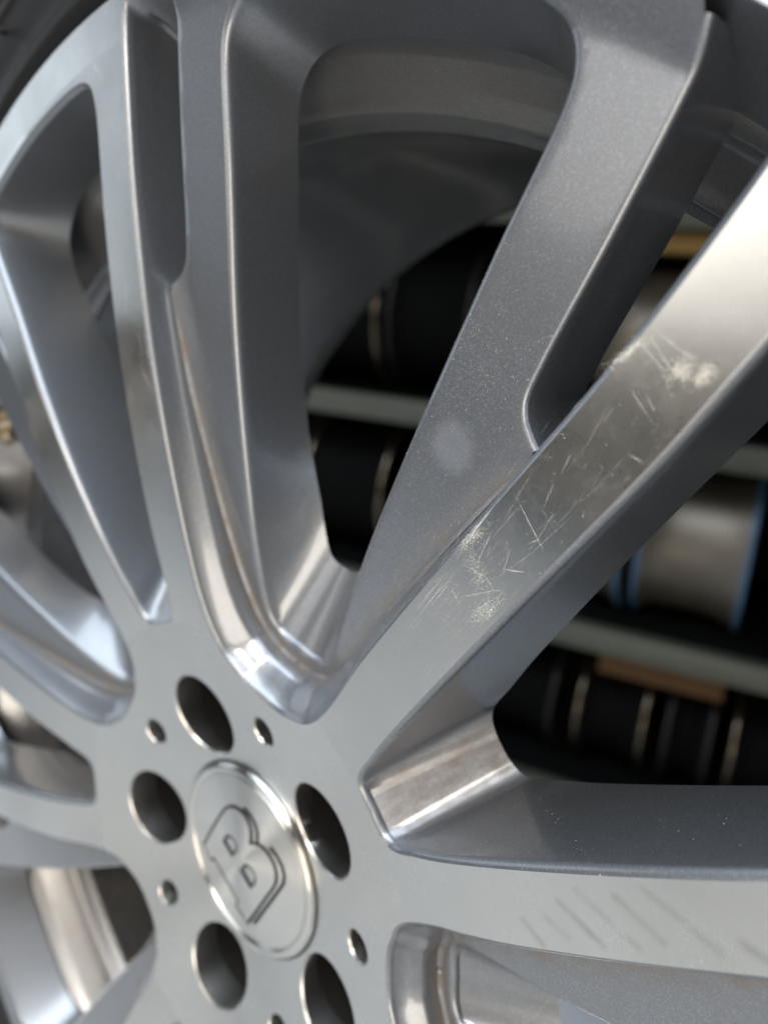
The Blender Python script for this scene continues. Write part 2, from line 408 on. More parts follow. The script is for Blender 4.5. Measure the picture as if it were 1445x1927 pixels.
Vw, Fw = wall(wi, ni, zfloor(wi), wib, zback(rad(wib))+.0, roundprof(2.6, 78, 8), 9); floor.add(Vw, Fw, 0)
Vw, Fw = wall(s_in, ns[(rad(sl) > 204.0) & (polydist(sl, wq) > 3.8)], zfloor(s_in), slb[(rad(sl) > 204.0) & (polydist(sl, wq) > 3.8)], zback(rad(s_in)), roundprof(1.5, 80, 6), 7); floor.add(Vw, Fw, 0)
# ---- back face
sel = rad(wqb) > 204; wqs = wqb[sel]; wqs = wqs[(np.degrees(np.arctan2(wqs[:, 1], wqs[:, 0])) < 18)]
slotpoly = np.concatenate([slb[1:], wqs[::-1]])
bpoly = np.concatenate([arc(0, 0, 22, 36, 0, 12), w1b, arc(0, 0, 273.5, 0, 36, 60), wib[::-1]])
g3 = np.array([P(r, (k+.5)*36/max(2, int(r*.628/9))) for r in np.arange(30, 272, 8.) for k in range(max(2, int(r*.628/9)))])
g3 = g3[inpoly(g3, bpoly)]; g3 = g3[polydist(g3, np.concatenate([bpoly, bpoly[:1]])) > 2]
lugb = arc(56, 0, 15.0, 0.05, 179.95, 30); Vk, Fk = cdt(bpoly, [slotpoly, lugb], g3)
ck = Vk[Fk].mean(axis=1); Fk = Fk[~inpoly(ck, slotpoly) & (np.hypot(ck[:, 0]-56, ck[:, 1]) > 14.95)]
Vk3 = np.column_stack([Vk, zback(rad(Vk))])
split_put(Vk3, [tuple(f_[::-1]) for f_ in Fk], 1, rad(Vk[Fk].mean(axis=1)))

def weld(mb, dist=1e-3):
    v, fcs, m, d = mb.arrays()
    key = np.round(v/dist).astype(np.int64); _, idx, inv = np.unique(key, axis=0, return_index=True, return_inverse=True)
    inv = inv.ravel(); nd = np.zeros(len(idx)); np.maximum.at(nd, inv, d)
    nf, nm = [], []
    for fa, mi in zip(fcs, m):
        g = []
        for i in fa:
            j = int(inv[i])
            if not g or g[-1] != j: g.append(j)
        if len(g) > 1 and g[0] == g[-1]: g.pop()
        if len(g) >= 3 and len(set(g)) == len(g): nf.append(tuple(g)); nm.append(mi)
    return v[idx], nf, nm, nd

def xform(v, ang, mirror=False):
    v = v.copy()
    if mirror: v[:, 1] *= -1
    c, s = math.cos(ang), math.sin(ang)
    return np.column_stack([v[:, 0]*c-v[:, 1]*s, v[:, 0]*s+v[:, 1]*c, v[:, 2]])
def full_ring(mb):
    out = MB(); v, fcs, m, d = mb.arrays()
    for k in range(5):
        for mir in (False, True):
            b = len(out.v); out.v += [tuple(x) for x in xform(v, PAIR0-k*R5, mir)]
            out.f += [tuple(i+b for i in (fa[::-1] if mir else fa)) for fa in fcs]; out.m += list(m); out.d += list(d)
    return out
def finish(name, mb, mats, parent, loc):
    v, fcs, m, d = weld(mb)
    o = make_obj(name, v, fcs, mats, m, parent, attrs={'dirt': d}, loc=loc)
    # crisp edge wherever two materials meet
    me = o.data; bm = bmesh.new(); bm.from_mesh(me)
    for e in bm.edges:
        if len(e.link_faces) == 2 and e.link_faces[0].material_index != e.link_faces[1].material_index: e.smooth = False
        elif len(e.link_faces) == 2 and e.calc_face_angle(0) > math.radians(36): e.smooth = False
    bm.to_mesh(me); bm.free(); return o

def thing(name, label, cat, loc=(0, 0, 0), rot=(0, 0, 0), group=None):
    o = bpy.data.objects.new(name, None); COL.objects.link(o); o.location = loc; o.rotation_euler = rot
    o['label'] = label; o['category'] = cat
    if group: o['group'] = group
    return o

# ------------------------------------------------------------------ the wheel
wheel = thing('alloy_wheel', 'silver twin-spoke alloy wheel with machined face and scuffed spokes, filling the foreground', 'wheel', (0, 0, HUB-TYRE), (math.radians(90), 0, 0))
C0 = (0, TYRE, 0)      # hub centre in the wheel's own frame
hub = finish('hub', full_ring(half['hub']), [MACH, PAINT, LUGM, BOREM], wheel, C0)
rim = finish('rim', full_ring(half['rim']), [MACH, PAINT], wheel, C0)
def half_obj(name, mb, mats, mirror):
    v, fcs, m, d = mb.arrays(); t = MB(); t.v = [tuple(x) for x in xform(v, 0, mirror)]
    t.f = [fa[::-1] if mirror else fa for fa in fcs]; t.m = list(m); t.d = list(d)
    return finish(name, t, mats, wheel, C0)
SPOKES = {}
for nm, mb in (('spoke', half['spoke']), ('recessed_branch', floor)):
    for mir in (False, True):
        src = half_obj(nm, mb, [MACH, PAINT] if nm == 'spoke' else [PAINT], mir)
        for k in range(5):
            o = src if k == 0 else src.copy()
            if k: COL.objects.link(o); o.parent = wheel
            o.rotation_euler = (0, 0, PAIR0-k*R5); SPOKES[(nm, k, mir)] = o

def lathe(name, prof, mat, parent, loc, n=256, closed=False, dirt=None):
    prof = np.array(prof, float); V, F = [], []
    a = np.linspace(0, 2*math.pi, n, endpoint=False); L = len(prof)
    for r, z in prof: V.append(np.column_stack([r*np.cos(a), r*np.sin(a), np.full(n, z)]))
    V = np.concatenate(V)
    for k in range(L-1 if not closed else L):
        k2 = (k+1) % L
        for i in range(n):
            j = (i+1) % n; F.append((k*n+i, k*n+j, k2*n+j, k2*n+i))
    o = make_obj(name, V, F, mat, None, parent, loc=loc)
    if dirt is not None:
        at = o.data.attributes.new('dirt', 'FLOAT', 'POINT'); at.data.foreach_set('value', np.repeat(np.asarray(dirt, np.float32), n))
    return o
def smoothprof(pts, n=6):
    q, _ = crom_xy(pts, n); return q
def crom_xy(pts, n=6):
    p = [np.array(x, float) for x in pts]; q = [2*p[0]-p[1]]+p+[2*p[-1]-p[-2]]; out = []
    for i in range(1, len(q)-2):
        for k in range(n):
            t = k/n; p0, p1, p2, p3 = q[i-1:i+3]
            out.append(.5*((2*p1)+(-p0+p2)*t+(2*p0-5*p1+4*p2-p3)*t*t+(-p0+3*p1-3*p2+p3)*t**3))
    out.append(p[-1]); return np.array(out), None
# barrel: inner skin back to the rear lip, then the outer skin
inner = [(281, -9.5), (277.5, -11.5), (274.5, -13), (272.5, -17), (270.6, -21), (269.6, -22.2), (268.2, -24), (264, -29), (260.5, -33), (258.4, -34.4), (257.4, -36.2), (256.6, -40.2), (254.9, -42), (254.4, -44), (255.4, -47.5), (256, -80), (257, -120), (258.5, -170), (260, -215), (261.5, -228), (264, -234), (270, -238), (279, -239.5), (283, -238), (283.5, -232), (281, -226), (272, -222), (270, -180), (268, -100), (268, -60), (276, -40), (284, -20), (287, -8)]
barrel = lathe('barrel', inner, BARREL, wheel, C0, 320, dirt=[0, 0, 0, 0, 0, .1, .1, .1, .1, .1, .05, .05, .05, .1, .4, .45, .3, .2, .15, .1, .1] + [0]*12)
# tyre
ty = [(283, -4), (287.5, 1), (291, 3.6), (294.5, 4.6), (297.5, 8.2), (300, 10.6), (303, 11.2), (305.5, 10.2), (309, 9.6), (316, 11.2), (321, 12.1), (322.6, 13.0), (324.2, 13.0), (325.8, 12.0), (333, 12.2), (343, 11.2), (352, 8.2), (360, 3.0), (367, -6), (371, -20), (372, -60), (372, -170), (370, -215), (362, -232), (340, -246), (310, -247), (285, -236)]
typ, _ = crom_xy(ty, 3)
tyre = lathe('tyre', typ, RUBBER, wheel, C0, 320)

# moulded bead lines and vent nubs on the sidewall
lathe('sidewall_line', [(329.0, 11.4), (329.6, 12.9), (330.6, 12.9), (331.2, 11.4)], RUBBER, tyre, (0, 0, 0), 256)
for k_, (a_, r_) in enumerate(((118, 318), (123.5, 336), (121, 343), (110, 318), (127, 321), (131.5, 338), (115, 346))):
    a_ = math.radians(a_); ca, sa = math.cos(a_), math.sin(a_)
    V = []; F = []
    for q, (rr_, zz_) in enumerate(((1.1, 9), (1.0, 14.0), (.6, 14.6), (.01, 14.7))):
        for i in range(8): V.append((r_*ca+rr_*math.cos(i*.785), r_*sa+rr_*math.sin(i*.785), zz_))
    for q in range(3):
        for i in range(8): F.append((q*8+i, q*8+(i+1) % 8, (q+1)*8+(i+1) % 8, (q+1)*8+i))
    make_obj('vent_nub', V, F, RUBBER, None, tyre)
def bar(a_, r0, r1, w):
    a_ = math.radians(a_); d = np.array([math.cos(a_), math.sin(a_)]); t = np.array([-d[1], d[0]])
    V = [(*(d*r+t*s_*w/2), z) for r in (r0, r1) for s_ in (-1, 1) for z in (9, 13.6)]
    make_obj('moulded_bar', V, [(1, 3, 7, 5), (0, 1, 5, 4), (2, 6, 7, 3), (0, 2, 3, 1), (4, 5, 7, 6)], RUBBER, None, tyre, smooth=False)
for a_ in (118.2, 122.6, 127.2, 131.8): bar(a_, 333.5, 345.5, 1.1)

# centre cap
cp = [(0.02, -2.55), (8, -2.55), (16, -2.55), (24, -2.57), (31.0, -2.6), (32.6, -2.62), (32.95, -3.1), (33.35, -3.1), (33.7, -2.5), (34.3, -2.05), (35.2, -1.95), (36.2, -2.2), (36.9, -2.9), (37.15, -3.9), (37.2, -8)]
cap = lathe('centre_cap', cp, CAPM, wheel, C0, 160)
bmc = bmesh.new(); bmc.from_mesh(cap.data)
for e in bmc.edges:
    if len(e.link_faces) == 2 and e.calc_face_angle(0) > math.radians(32): e.smooth = False
bmc.to_mesh(cap.data); bmc.free()
ring = lathe('cap_seam', [(37.0, -3.75), (37.75, -3.75)], DARKSEAM, cap, (0, 0, 0), 128)
BO = [(-25.22, -9.31), (-19.88, 2.11), (-15.68, 10.47), (-13.24, 14.79), (-10.71, 17.34), (-7.6, 18.87), (-4.45, 19.26), (-1.79, 18.79), (0.43, 17.09), (1.92, 14.94), (2.4, 12.52), (2.34, 10.33), (1.97, 8.71), (3.64, 10.21), (6.58, 11.58), (10.08, 11.78), (13.15, 10.77), (15.81, 8.73), (17.32, 5.92), (17.43, 2.5), (16.32, -1.04), (13.83, -6.02), (3.81, -26.65), (0.97, -25.02), (-3.56, -23.34), (-1.85, -20.81), (-5.61, -18.52), (-11.48, -15.14), (-17.45, -11.69), (-18.36, -11.05), (-19.91, -13.8)]
BC1 = [(-13.21, 0.08), (-11.28, 3.8), (-9.71, 4.82), (-6.98, 4.8), (-5.22, 3.14), (-5.29, 0.68), (-7.43, -3.0)]
BC2 = [(-2.02, -6.02), (0.51, -1.43), (2.56, -0.82), (5.22, -1.37), (6.68, -3.15), (6.4, -5.76), (4.41, -9.62)]
BS1 = [(-3.07, 21.47), (1.15, 20.63), (3.86, 18.89), (5.51, 16.48), (6.12, 12.05)]
BS2 = [(12.8, 14.37), (16.81, 13.25), (19.95, 10.82), (21.44, 8.04), (21.34, 4.51), (19.58, 0.53), (7.55, -23.78)]
def letter_mesh(z0, z1):
    o, a, b = (np.array(x) for x in (BO, BC1, BC2)); allp = np.concatenate([o, a, b])
    v = [Vector(p) for p in allp]; e = []; base = 0
    for x in (o, a, b):
        e += [(base+i, base+(i+1) % len(x)) for i in range(len(x))]; base += len(x)
    vo, eo, fo, *_ = delaunay_2d_cdt(v, e, [], 0, 1e-5); V = np.array([tuple(x) for x in vo]); Fq = np.array(fo)
    c = V[Fq].mean(1); Fq = Fq[inpoly(c, o) & ~inpoly(c, a) & ~inpoly(c, b)]
    ar = np.cross(V[Fq[:, 1]]-V[Fq[:, 0]], V[Fq[:, 2]]-V[Fq[:, 0]]); Fq[ar < 0] = Fq[ar < 0][:, ::-1]
    mb = MB(); mb.add(np.column_stack([V, np.full(len(V), z1)]), Fq, 0)
    for x, sg in ((o, 1), (a, -1), (b, -1)):
        n = len(x); cc = x
        t = np.roll(cc, -1, 0)-np.roll(cc, 1, 0); t /= np.linalg.norm(t, axis=1)[:, None]; nn = np.stack([t[:, 1], -t[:, 0]], 1)
        area2 = (cc[:, 0]*np.roll(cc[:, 1], -1)-np.roll(cc[:, 0], -1)*cc[:, 1]).sum(); nn *= np.sign(area2)*sg
        r0 = np.column_stack([cc, np.full(n, z1)]); r1 = np.column_stack([cc+nn*.45, np.full(n, z0)])
        Vv = np.concatenate([r0, r1]); Ff_ = [(i, (i+1) % n, n+(i+1) % n, n+i) for i in range(n)]
        Ff_ = flip_to(Vv, Ff_, np.column_stack([np.concatenate([nn, nn]), np.full(2*n, .5)])); mb.add(Vv, Ff_, 1)
    return mb
def ribbon(lines, w, z0, zc, closed):
    """shallow engraved-looking line: a thin raised-edged strip"""
    mb = MB()
    for ln, cl in zip(lines, closed):
        c = np.array(ln); n = len(c)
        t = (np.roll(c, -1, 0)-np.roll(c, 1, 0)) if cl else np.gradient(c, axis=0); t /= np.linalg.norm(t, axis=1)[:, None]
        nn = np.stack([t[:, 1], -t[:, 0]], 1)
        V = np.concatenate([np.column_stack([c+nn*w/2, np.full(n, z0)]), np.column_stack([c, np.full(n, zc)]), np.column_stack([c-nn*w/2, np.full(n, z0)])]); F = []
        for k in range(2):
            for i in range(n if cl else n-1):
                j = (i+1) % n; F.append((k*n+i, k*n+j, (k+1)*n+j, (k+1)*n+i))
        F = flip_to(V, F, np.tile([0, 0, 1.], (3*n, 1))); mb.add(V, F, 0)
    return mb
let = letter_mesh(-2.62, -2.12); v, fcs, m, d = let.arrays()
emblem = make_obj('raised_letter', v, fcs, [CAPM, DARKSEAM], m, cap, smooth=False)
emblem['label'] = 'raised capital letter B on the centre cap'
rb = ribbon([BO, BC1, BC2, BS1, BS2], 1.25, -2.13, -2.08, [1, 1, 1, 0, 0]); v, fcs, m, d = rb.arrays()
make_obj('letter_outline', v, fcs, [DARKSEAM], m, cap)

# ------------------------------------------------------------------ wear on the wheel
SCR_A = [[(194.0, 50.2), (193.7, 45.1), (193.2, 35.0)], [(182.2, 37.5), (186.7, 34.6)], [(219.5, 43.3), (221.1, 40.3)], [(179.4, 48.1), (187.3, 49.8)], [(178.5, 47.6), (185.8, 49.5)], [(177.6, 47.1), (182.0, 48.5)], [(184.8, 45.9), (180.5, 43.9), (176.3, 41.6)], [(152.8, 40.1), (159.2, 42.1), (168.0, 43.9)], [(153.7, 39.4), (160.8, 41.1), (168.2, 42.4)], [(156.4, 39.2), (162.7, 40.6), (170.6, 43.5)], [(160.2, 39.8), (167.2, 41.7)], [(180.1, 36.2), (186.8, 40.6)], [(176.6, 40.3), (177.2, 34.5), (180.1, 33.5)], [(166.9, 37.7), (179.4, 34.1)], [(172.9, 43.3), (177.1, 37.6)], [(158.7, 36.6), (160.4, 33.9)], [(152.7, 33.6), (152.4, 31.8)], [(148.9, 34.5), (149.8, 33.2)], [(198.3, 43.7), (203.0, 46.7)], [(226.3, 53.4), (226.5, 45.2)], [(228.2, 50.4), (227.9, 46.9)], [(232.0, 60.5), (233.5, 50.3)], [(234.2, 60.5), (234.5, 51.2)], [(235.3, 60.7), (238.9, 48.5)], [(234.0, 55.3), (234.6, 49.6)], [(205.5, 47.5), (209.5, 49.6)], [(172.3, 38.0), (177.5, 39.3)], [(166.5, 40.7), (166.3, 35.8)], [(167.9, 33.2), (176.3, 33.2)], [(175.6, 32.3), (180.3, 34.3)], [(190.5, 39.3), (194.3, 38.7)]]
WID_A = {0: .16, 1: .26, 2: .22, 3: .3, 4: .3, 5: .3, 6: .14}
SCR_D = [[(278.4, -46.3), (270.5, -44.5)], [(237.6, -54.3), (231.3, -52.9)], [(208.2, -45.8), (194.1, -41.2)], [(187.3, -45.3), (180.5, -44.7)], [(176.3, -41.3), (168.4, -44.0)], [(274.0, -52.0), (264.1, -56.7)], [(189.4, -49.0), (172.9, -46.5)]]
SCRATCH = plain('scratched_bare_metal', (.72, .71, .68), .45, .6, 2000, .2)
DUST = plain('pale_dried_dust', (.50, .475, .42), .9, 0, 800, .3)
DUST2 = plain('cream_scuff_residue', (.80, .75, .63), .85, 0, 800, .2)
class Soup:
    def __init__(s): s.v = []; s.f = []
    def line(s, pts, w, zf, up=.012):
        c = np.array(pts, float)
        q = []
        for a, b in zip(c[:-1], c[1:]):
            n = max(2, int(np.linalg.norm(b-a)/.8))
            for k in range(n): q.append(a+(b-a)*k/n)
        q.append(c[-1]); q = np.array(q); n = len(q)
        t = np.gradient(q, axis=0); t /= np.linalg.norm(t, axis=1)[:, None]+1e-9; nn = np.stack([-t[:, 1], t[:, 0]], 1)
        q = q + nn*rng.normal(0, .035, (n, 1))
        ww = w*np.clip(np.minimum(np.arange(n), n-1-np.arange(n))/max(1, n*.3), .15, 1)*rng.uniform(.4, 1.1, n)
        L = q+nn*ww[:, None]/2; Rr = q-nn*ww[:, None]/2; b = len(s.v)
        for e in (L, Rr):
            z = zf(rad(e))+up; s.v += [tuple(x) for x in np.column_stack([e, z])]
        s.f += [(b+i, b+i+1, b+n+i+1, b+n+i) for i in range(n-1)]
    def chip(s, p, nrm, size):
        nrm = nrm/np.linalg.norm(nrm); a = np.cross(nrm, rng.normal(size=3)); a /= np.linalg.norm(a)+1e-9; bb = np.cross(nrm, a)
        k = rng.integers(3, 6); t0 = rng.uniform(0, 6.28); b = len(s.v); h = size*.22
        ring = [p+(a*math.cos(t0+i*6.283/k)*rng.uniform(.5, 1.1)+bb*math.sin(t0+i*6.283/k)*rng.uniform(.5, 1.1))*size/2 for i in range(k)]
        s.v += [tuple(x) for x in ring] + [tuple(p+nrm*h)]
        s.f += [(b+i, b+(i+1) % k, b+k) for i in range(k)]
    def build(s, name, mat, parent, label=None):
        o = make_obj(name, s.v, s.f, mat, None, parent); o['kind'] = 'stuff'
        if label: o['label'] = label
        return o
def face_n(p): 
    r = math.hypot(*p); d = .05; sl_ = float(zface(r+d)-zface(r-d))/(2*d); return np.array([-sl_*p[0]/r, -sl_*p[1]/r, 1.0])
spA, spB, spD = SPOKES[('spoke', 1, False)], SPOKES[('spoke', 1, True)], SPOKES[('spoke', 0, True)]
brA, brD = SPOKES[('recessed_branch', 1, False)], SPOKES[('recessed_branch', 0, True)]
spA['label'] = 'scratched machined spoke running to the upper right'
spB['label'] = 'smudged machined spoke running to the right'
sc = Soup()
for i, ln in enumerate(SCR_A): sc.line(ln, WID_A.get(i, .10), zface)
on_A = lambda q: 148 < math.hypot(*q) < 270 and 10.2 < math.degrees(math.atan2(q[1], q[0])) < 14.6
for _ in range(260):                       # fine hairlines
    r = rng.uniform(140, 245); a = rng.uniform(9.8, 15.6); p0 = P(r, a); th = rng.normal(.3, .25) if rng.random() < .75 else rng.uniform(0, 3.14)
    L = rng.exponential(2.2)+.5; p1 = p0+np.array([math.cos(th), math.sin(th)])*L
    if r < 190 or rng.random() < .35: sc.line([p0, p1], rng.uniform(.02, .05), zface)
for _ in range(50):                       # scrape cluster by the lower half
    c = np.array([174, 39.5])+rng.normal(0, 1, 2)*np.array([6, 3.2]); th = rng.normal(.5, .7); L = rng.exponential(1.6)+.4
    p1 = c+np.array([math.cos(th), math.sin(th)])*L
    if all(9.9 < math.degrees(math.atan2(q[1], q[0])) < 15.2 for q in (c, p1)): sc.line([c, p1], rng.uniform(.025, .06), zface)
for _ in range(16):                        # long shallow scratches along the spoke
    r = rng.uniform(130, 215); a = rng.uniform(10.4, 14.8); p0 = P(r, a); th = math.radians(a)+rng.normal(0, .10); L = rng.uniform(10, 34)
    q1 = p0+np.array([math.cos(th), math.sin(th)])*L*.5+rng.normal(0, .25, 2); q2 = p0+np.array([math.cos(th+.04), math.sin(th+.04)])*L
    if all(9.9 < math.degrees(math.atan2(q[1], q[0])) < 15.0 for q in (q1, q2)): sc.line([p0, q1, q2], rng.uniform(.025, .05), zface)
sc.build('scratch_marks', SCRATCH, spA, 'scratches across the machined spoke')
sc = Soup()
for ln in SCR_D: sc.line(ln, .22, zface)
for _ in range(60):
    r = rng.uniform(160, 282); a = -rng.uniform(10.2, 14.4); p0 = P(r, a); th = rng.uniform(0, 3.14); L = rng.exponential(2)+.5
    sc.line([p0, p0+np.array([math.cos(th), math.sin(th)])*L], rng.uniform(.05, .12), zface)
sc.build('scratch_marks', SCRATCH, spD)
du = Soup()
for (cx, cy), (sx, sy), n, sz in (((235.6, 50.4), (1.6, 1.1), 420, .24), ((238.4, 47.4), (1.2, .9), 360, .24), ((229.4, 59.0), (2.4, .5), 420, .22), ((178.2, 47.2), (3.0, .8), 520, .20), ((172.4, 31.6), (2.8, 1.2), 520, .18), ((175.6, 41), (1.2, 3.6), 520, .15)):
    for _ in range(n):
        q = np.array([cx, cy])+rng.normal(size=2)*np.array([sx, sy]); an = math.degrees(math.atan2(q[1], q[0]))
        if 9.9 < an < 15.2: du.chip(np.array([q[0], q[1], float(zface(math.hypot(*q)))]), face_n(q), sz*rng.uniform(.3, 1.1))
for _ in range(900):
    r = rng.uniform(100, 272); a = rng.uniform(8.6, 15.4); q = P(r, a)
    if inpoly(q[None], poly)[0] and rng.random() < .6: du.chip(np.array([q[0], q[1], float(zface(r))]), face_n(q), rng.uniform(.08, .2))
du.build('dust_specks', DUST2, spA)
def scatter(ob, n, dens, size, name, mat=DUST):
    me = ob.data; me.calc_loop_triangles(); nt = len(me.loop_triangles)
    tv = np.empty(nt*3, dtype=np.int32); me.loop_triangles.foreach_get('vertices', tv); tv = tv.reshape(-1, 3)
    co = np.empty(len(me.vertices)*3, dtype=np.float32); me.vertices.foreach_get('co', co); co = co.reshape(-1, 3)*1000
    a, b, c = co[tv[:, 0]], co[tv[:, 1]], co[tv[:, 2]]; nr = np.cross(b-a, c-a); ar = np.linalg.norm(nr, axis=1)
    pr = ar/ar.sum(); idx = rng.choice(nt, n, p=pr); s = Soup()
    for i in idx:
        u, v_ = rng.random(2)
        if u+v_ > 1: u, v_ = 1-u, 1-v_
        p = a[i]+(b[i]-a[i])*u+(c[i]-a[i])*v_
        if ar[i] > 0 and rng.random() < dens(p, nr[i]/ar[i]): s.chip(p, nr[i]/ar[i], size*min(2.2, rng.lognormal(-.35, .5)))
    s.build(name, mat, ob)
def d_brA(p, n):
    g = lambda cx, cy, sx, sy: math.exp(-((p[0]-cx)/sx)**2-((p[1]-cy)/sy)**2)
    return (.05 + .9*g(198, 78, 14, 9) + .5*g(190, 90, 16, 7) + .22*(p[0] < 185))*(n[2] > .6)
scatter(brA, 34000, d_brA, .16, 'dust_specks')
def d_spB(p, n):     # wall of the spoke towards the twin window
    if n[2] > .8: return .25
    q = abs((p[0]-150)-(p[2]-2)*1.1); return .10*(p[2] > -12) + (.9 if q < 1.3 and p[2] > -14 else 0)
scatter(spB, 26000, d_spB, .16, 'dust_specks')

# smudges wiped across the right-hand spoke: dull grey streaks in the finish itself
SM_B = [[(137.4, -33.4), (139.9, -39.1)], [(144.8, -33.5), (148.4, -38.1)], [(151.1, -30.7), (156.9, -40.7)], [(157.7, -29.3), (166.0, -42.2)], [(166.6, -31.8), (172.4, -41.8)], [(174.6, -31.3), (183.5, -45.0)], [(189.1, -44.2), (191.9, -47.5)]]
def smudge_mat():
    m = MACH.copy(); m.name = 'machined_aluminium_smudged'; t = m.node_tree; b = t.nodes['Principled BSDF']
    tc = t.nodes.new('ShaderNodeTexCoord'); tot = None
    def node(tp, op, *ins):
        n = t.nodes.new(tp); n.operation = op
        for i, v_ in enumerate(ins):
            if isinstance(v_, (int, float)): n.inputs[i].default_value = v_
            elif isinstance(v_, tuple): n.inputs[i].default_value = v_
            else: t.links.new(v_, n.inputs[i])
        return n
    sep = node('ShaderNodeVectorMath', 'MULTIPLY', tc.outputs['Object'], (1, 1, 0)).outputs[0]
    ns_ = t.nodes.new('ShaderNodeTexNoise'); ns_.inputs['Scale'].default_value = 120; ns_.inputs['Detail'].default_value = 5; t.links.new(tc.outputs['Object'], ns_.inputs['Vector'])
    for a, c in SM_B:
        A_ = (a[0]/1000, a[1]/1000, 0); BA = ((c[0]-a[0])/1000, (c[1]-a[1])/1000, 0); L2 = BA[0]**2+BA[1]**2
        pa = node('ShaderNodeVectorMath', 'SUBTRACT', sep, A_).outputs[0]
        dt = node('ShaderNodeVectorMath', 'DOT_PRODUCT', pa, BA).outputs['Value']
        h = node('ShaderNodeMath', 'MULTIPLY', dt, 1/L2); h.use_clamp = True
        sc_ = t.nodes.new('ShaderNodeVectorMath'); sc_.operation = 'SCALE'; sc_.inputs[0].default_value = BA; t.links.new(h.outputs[0], sc_.inputs['Scale'])
        dd = node('ShaderNodeVectorMath', 'SUBTRACT', pa, sc_.outputs[0]).outputs[0]
        ln = node('ShaderNodeVectorMath', 'LENGTH', dd).outputs['Value']
        mk = node('ShaderNodeMath', 'MULTIPLY_ADD', ln, -1/.0017, 1.0); mk.use_clamp = True
        tot = mk.outputs[0] if tot is None else node('ShaderNodeMath', 'MAXIMUM', tot, mk.outputs[0]).outputs[0]
    fac_n = node('ShaderNodeMath', 'MULTIPLY', tot, node('ShaderNodeMath', 'MULTIPLY_ADD', ns_.outputs['Fac'], 2.6, -.75).outputs[0]); fac_n.use_clamp = True; fac = fac_n.outputs[0]
    old = b.inputs['Base Color'].links[0].from_socket
    mx = t.nodes.new('ShaderNodeMix'); mx.data_type = 'RGBA'; t.links.new(fac, mx.inputs[0]); t.links.new(old, mx.inputs[6]); mx.inputs[7].default_value = (.37, .365, .345, 1)
    t.links.new(mx.outputs[2], b.inputs['Base Color']); return m
spB.material_slots[0].link = 'OBJECT'; spB.material_slots[0].material = smudge_mat()

def pale_spot_mat():  # mixes a soft pale round spot into the base colour
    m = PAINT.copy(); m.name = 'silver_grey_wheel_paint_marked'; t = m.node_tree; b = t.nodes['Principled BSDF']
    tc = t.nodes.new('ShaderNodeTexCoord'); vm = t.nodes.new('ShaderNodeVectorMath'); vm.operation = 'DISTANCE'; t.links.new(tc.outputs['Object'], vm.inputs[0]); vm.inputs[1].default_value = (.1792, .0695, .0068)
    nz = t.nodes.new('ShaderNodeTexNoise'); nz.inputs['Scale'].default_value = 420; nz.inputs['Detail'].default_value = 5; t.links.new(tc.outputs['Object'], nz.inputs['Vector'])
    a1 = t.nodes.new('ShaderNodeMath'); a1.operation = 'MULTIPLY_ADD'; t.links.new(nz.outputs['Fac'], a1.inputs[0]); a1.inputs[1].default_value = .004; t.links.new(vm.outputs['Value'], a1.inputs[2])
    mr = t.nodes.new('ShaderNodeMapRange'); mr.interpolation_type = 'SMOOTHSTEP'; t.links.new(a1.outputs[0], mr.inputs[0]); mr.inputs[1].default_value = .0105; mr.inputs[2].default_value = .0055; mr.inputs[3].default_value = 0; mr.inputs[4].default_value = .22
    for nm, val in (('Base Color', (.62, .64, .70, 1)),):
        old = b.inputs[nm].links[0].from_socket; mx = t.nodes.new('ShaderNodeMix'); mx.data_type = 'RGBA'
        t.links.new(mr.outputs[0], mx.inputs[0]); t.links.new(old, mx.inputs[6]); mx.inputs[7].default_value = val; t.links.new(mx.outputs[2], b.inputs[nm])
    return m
brA.material_slots[0].link = 'OBJECT'; brA.material_slots[0].material = pale_spot_mat()
brA['label'] = 'recessed painted branch with a pale round mark and dust'

# brass valve nut on the barrel
BRASS = plain('valve_brass', (.34, .29, .21), .45, 1.0, 300, .2)
def valve():
    prof = [(0, 14), (3.2, 14), (3.6, 13), (3.6, 7), (7.2, 7), (7.6, 6.2), (7.6, 0), (9.5, 0), (9.5, -3)]
    V, F = [], []; n = 6
    for r, z in prof:
        for i in range(n): V.append((r*math.cos(i*math.pi/3), r*math.sin(i*math.pi/3), z))
    for k in range(len(prof)-1):
        for i in range(n): F.append((k*n+i, k*n+(i+1) % n, (k+1)*n+(i+1) % n, (k+1)*n+i))
    o = make_obj('valve_nut', V, F, BRASS, None, wheel, smooth=False, loc=(-.2385, TYRE+.1105, -.0215))
    d_ = Vector((.75, -.35, .35)).normalized(); o.rotation_euler = d_.to_track_quat('Z', 'Y').to_euler(); o['label'] = 'brass hexagonal valve nut inside the barrel'
valve()

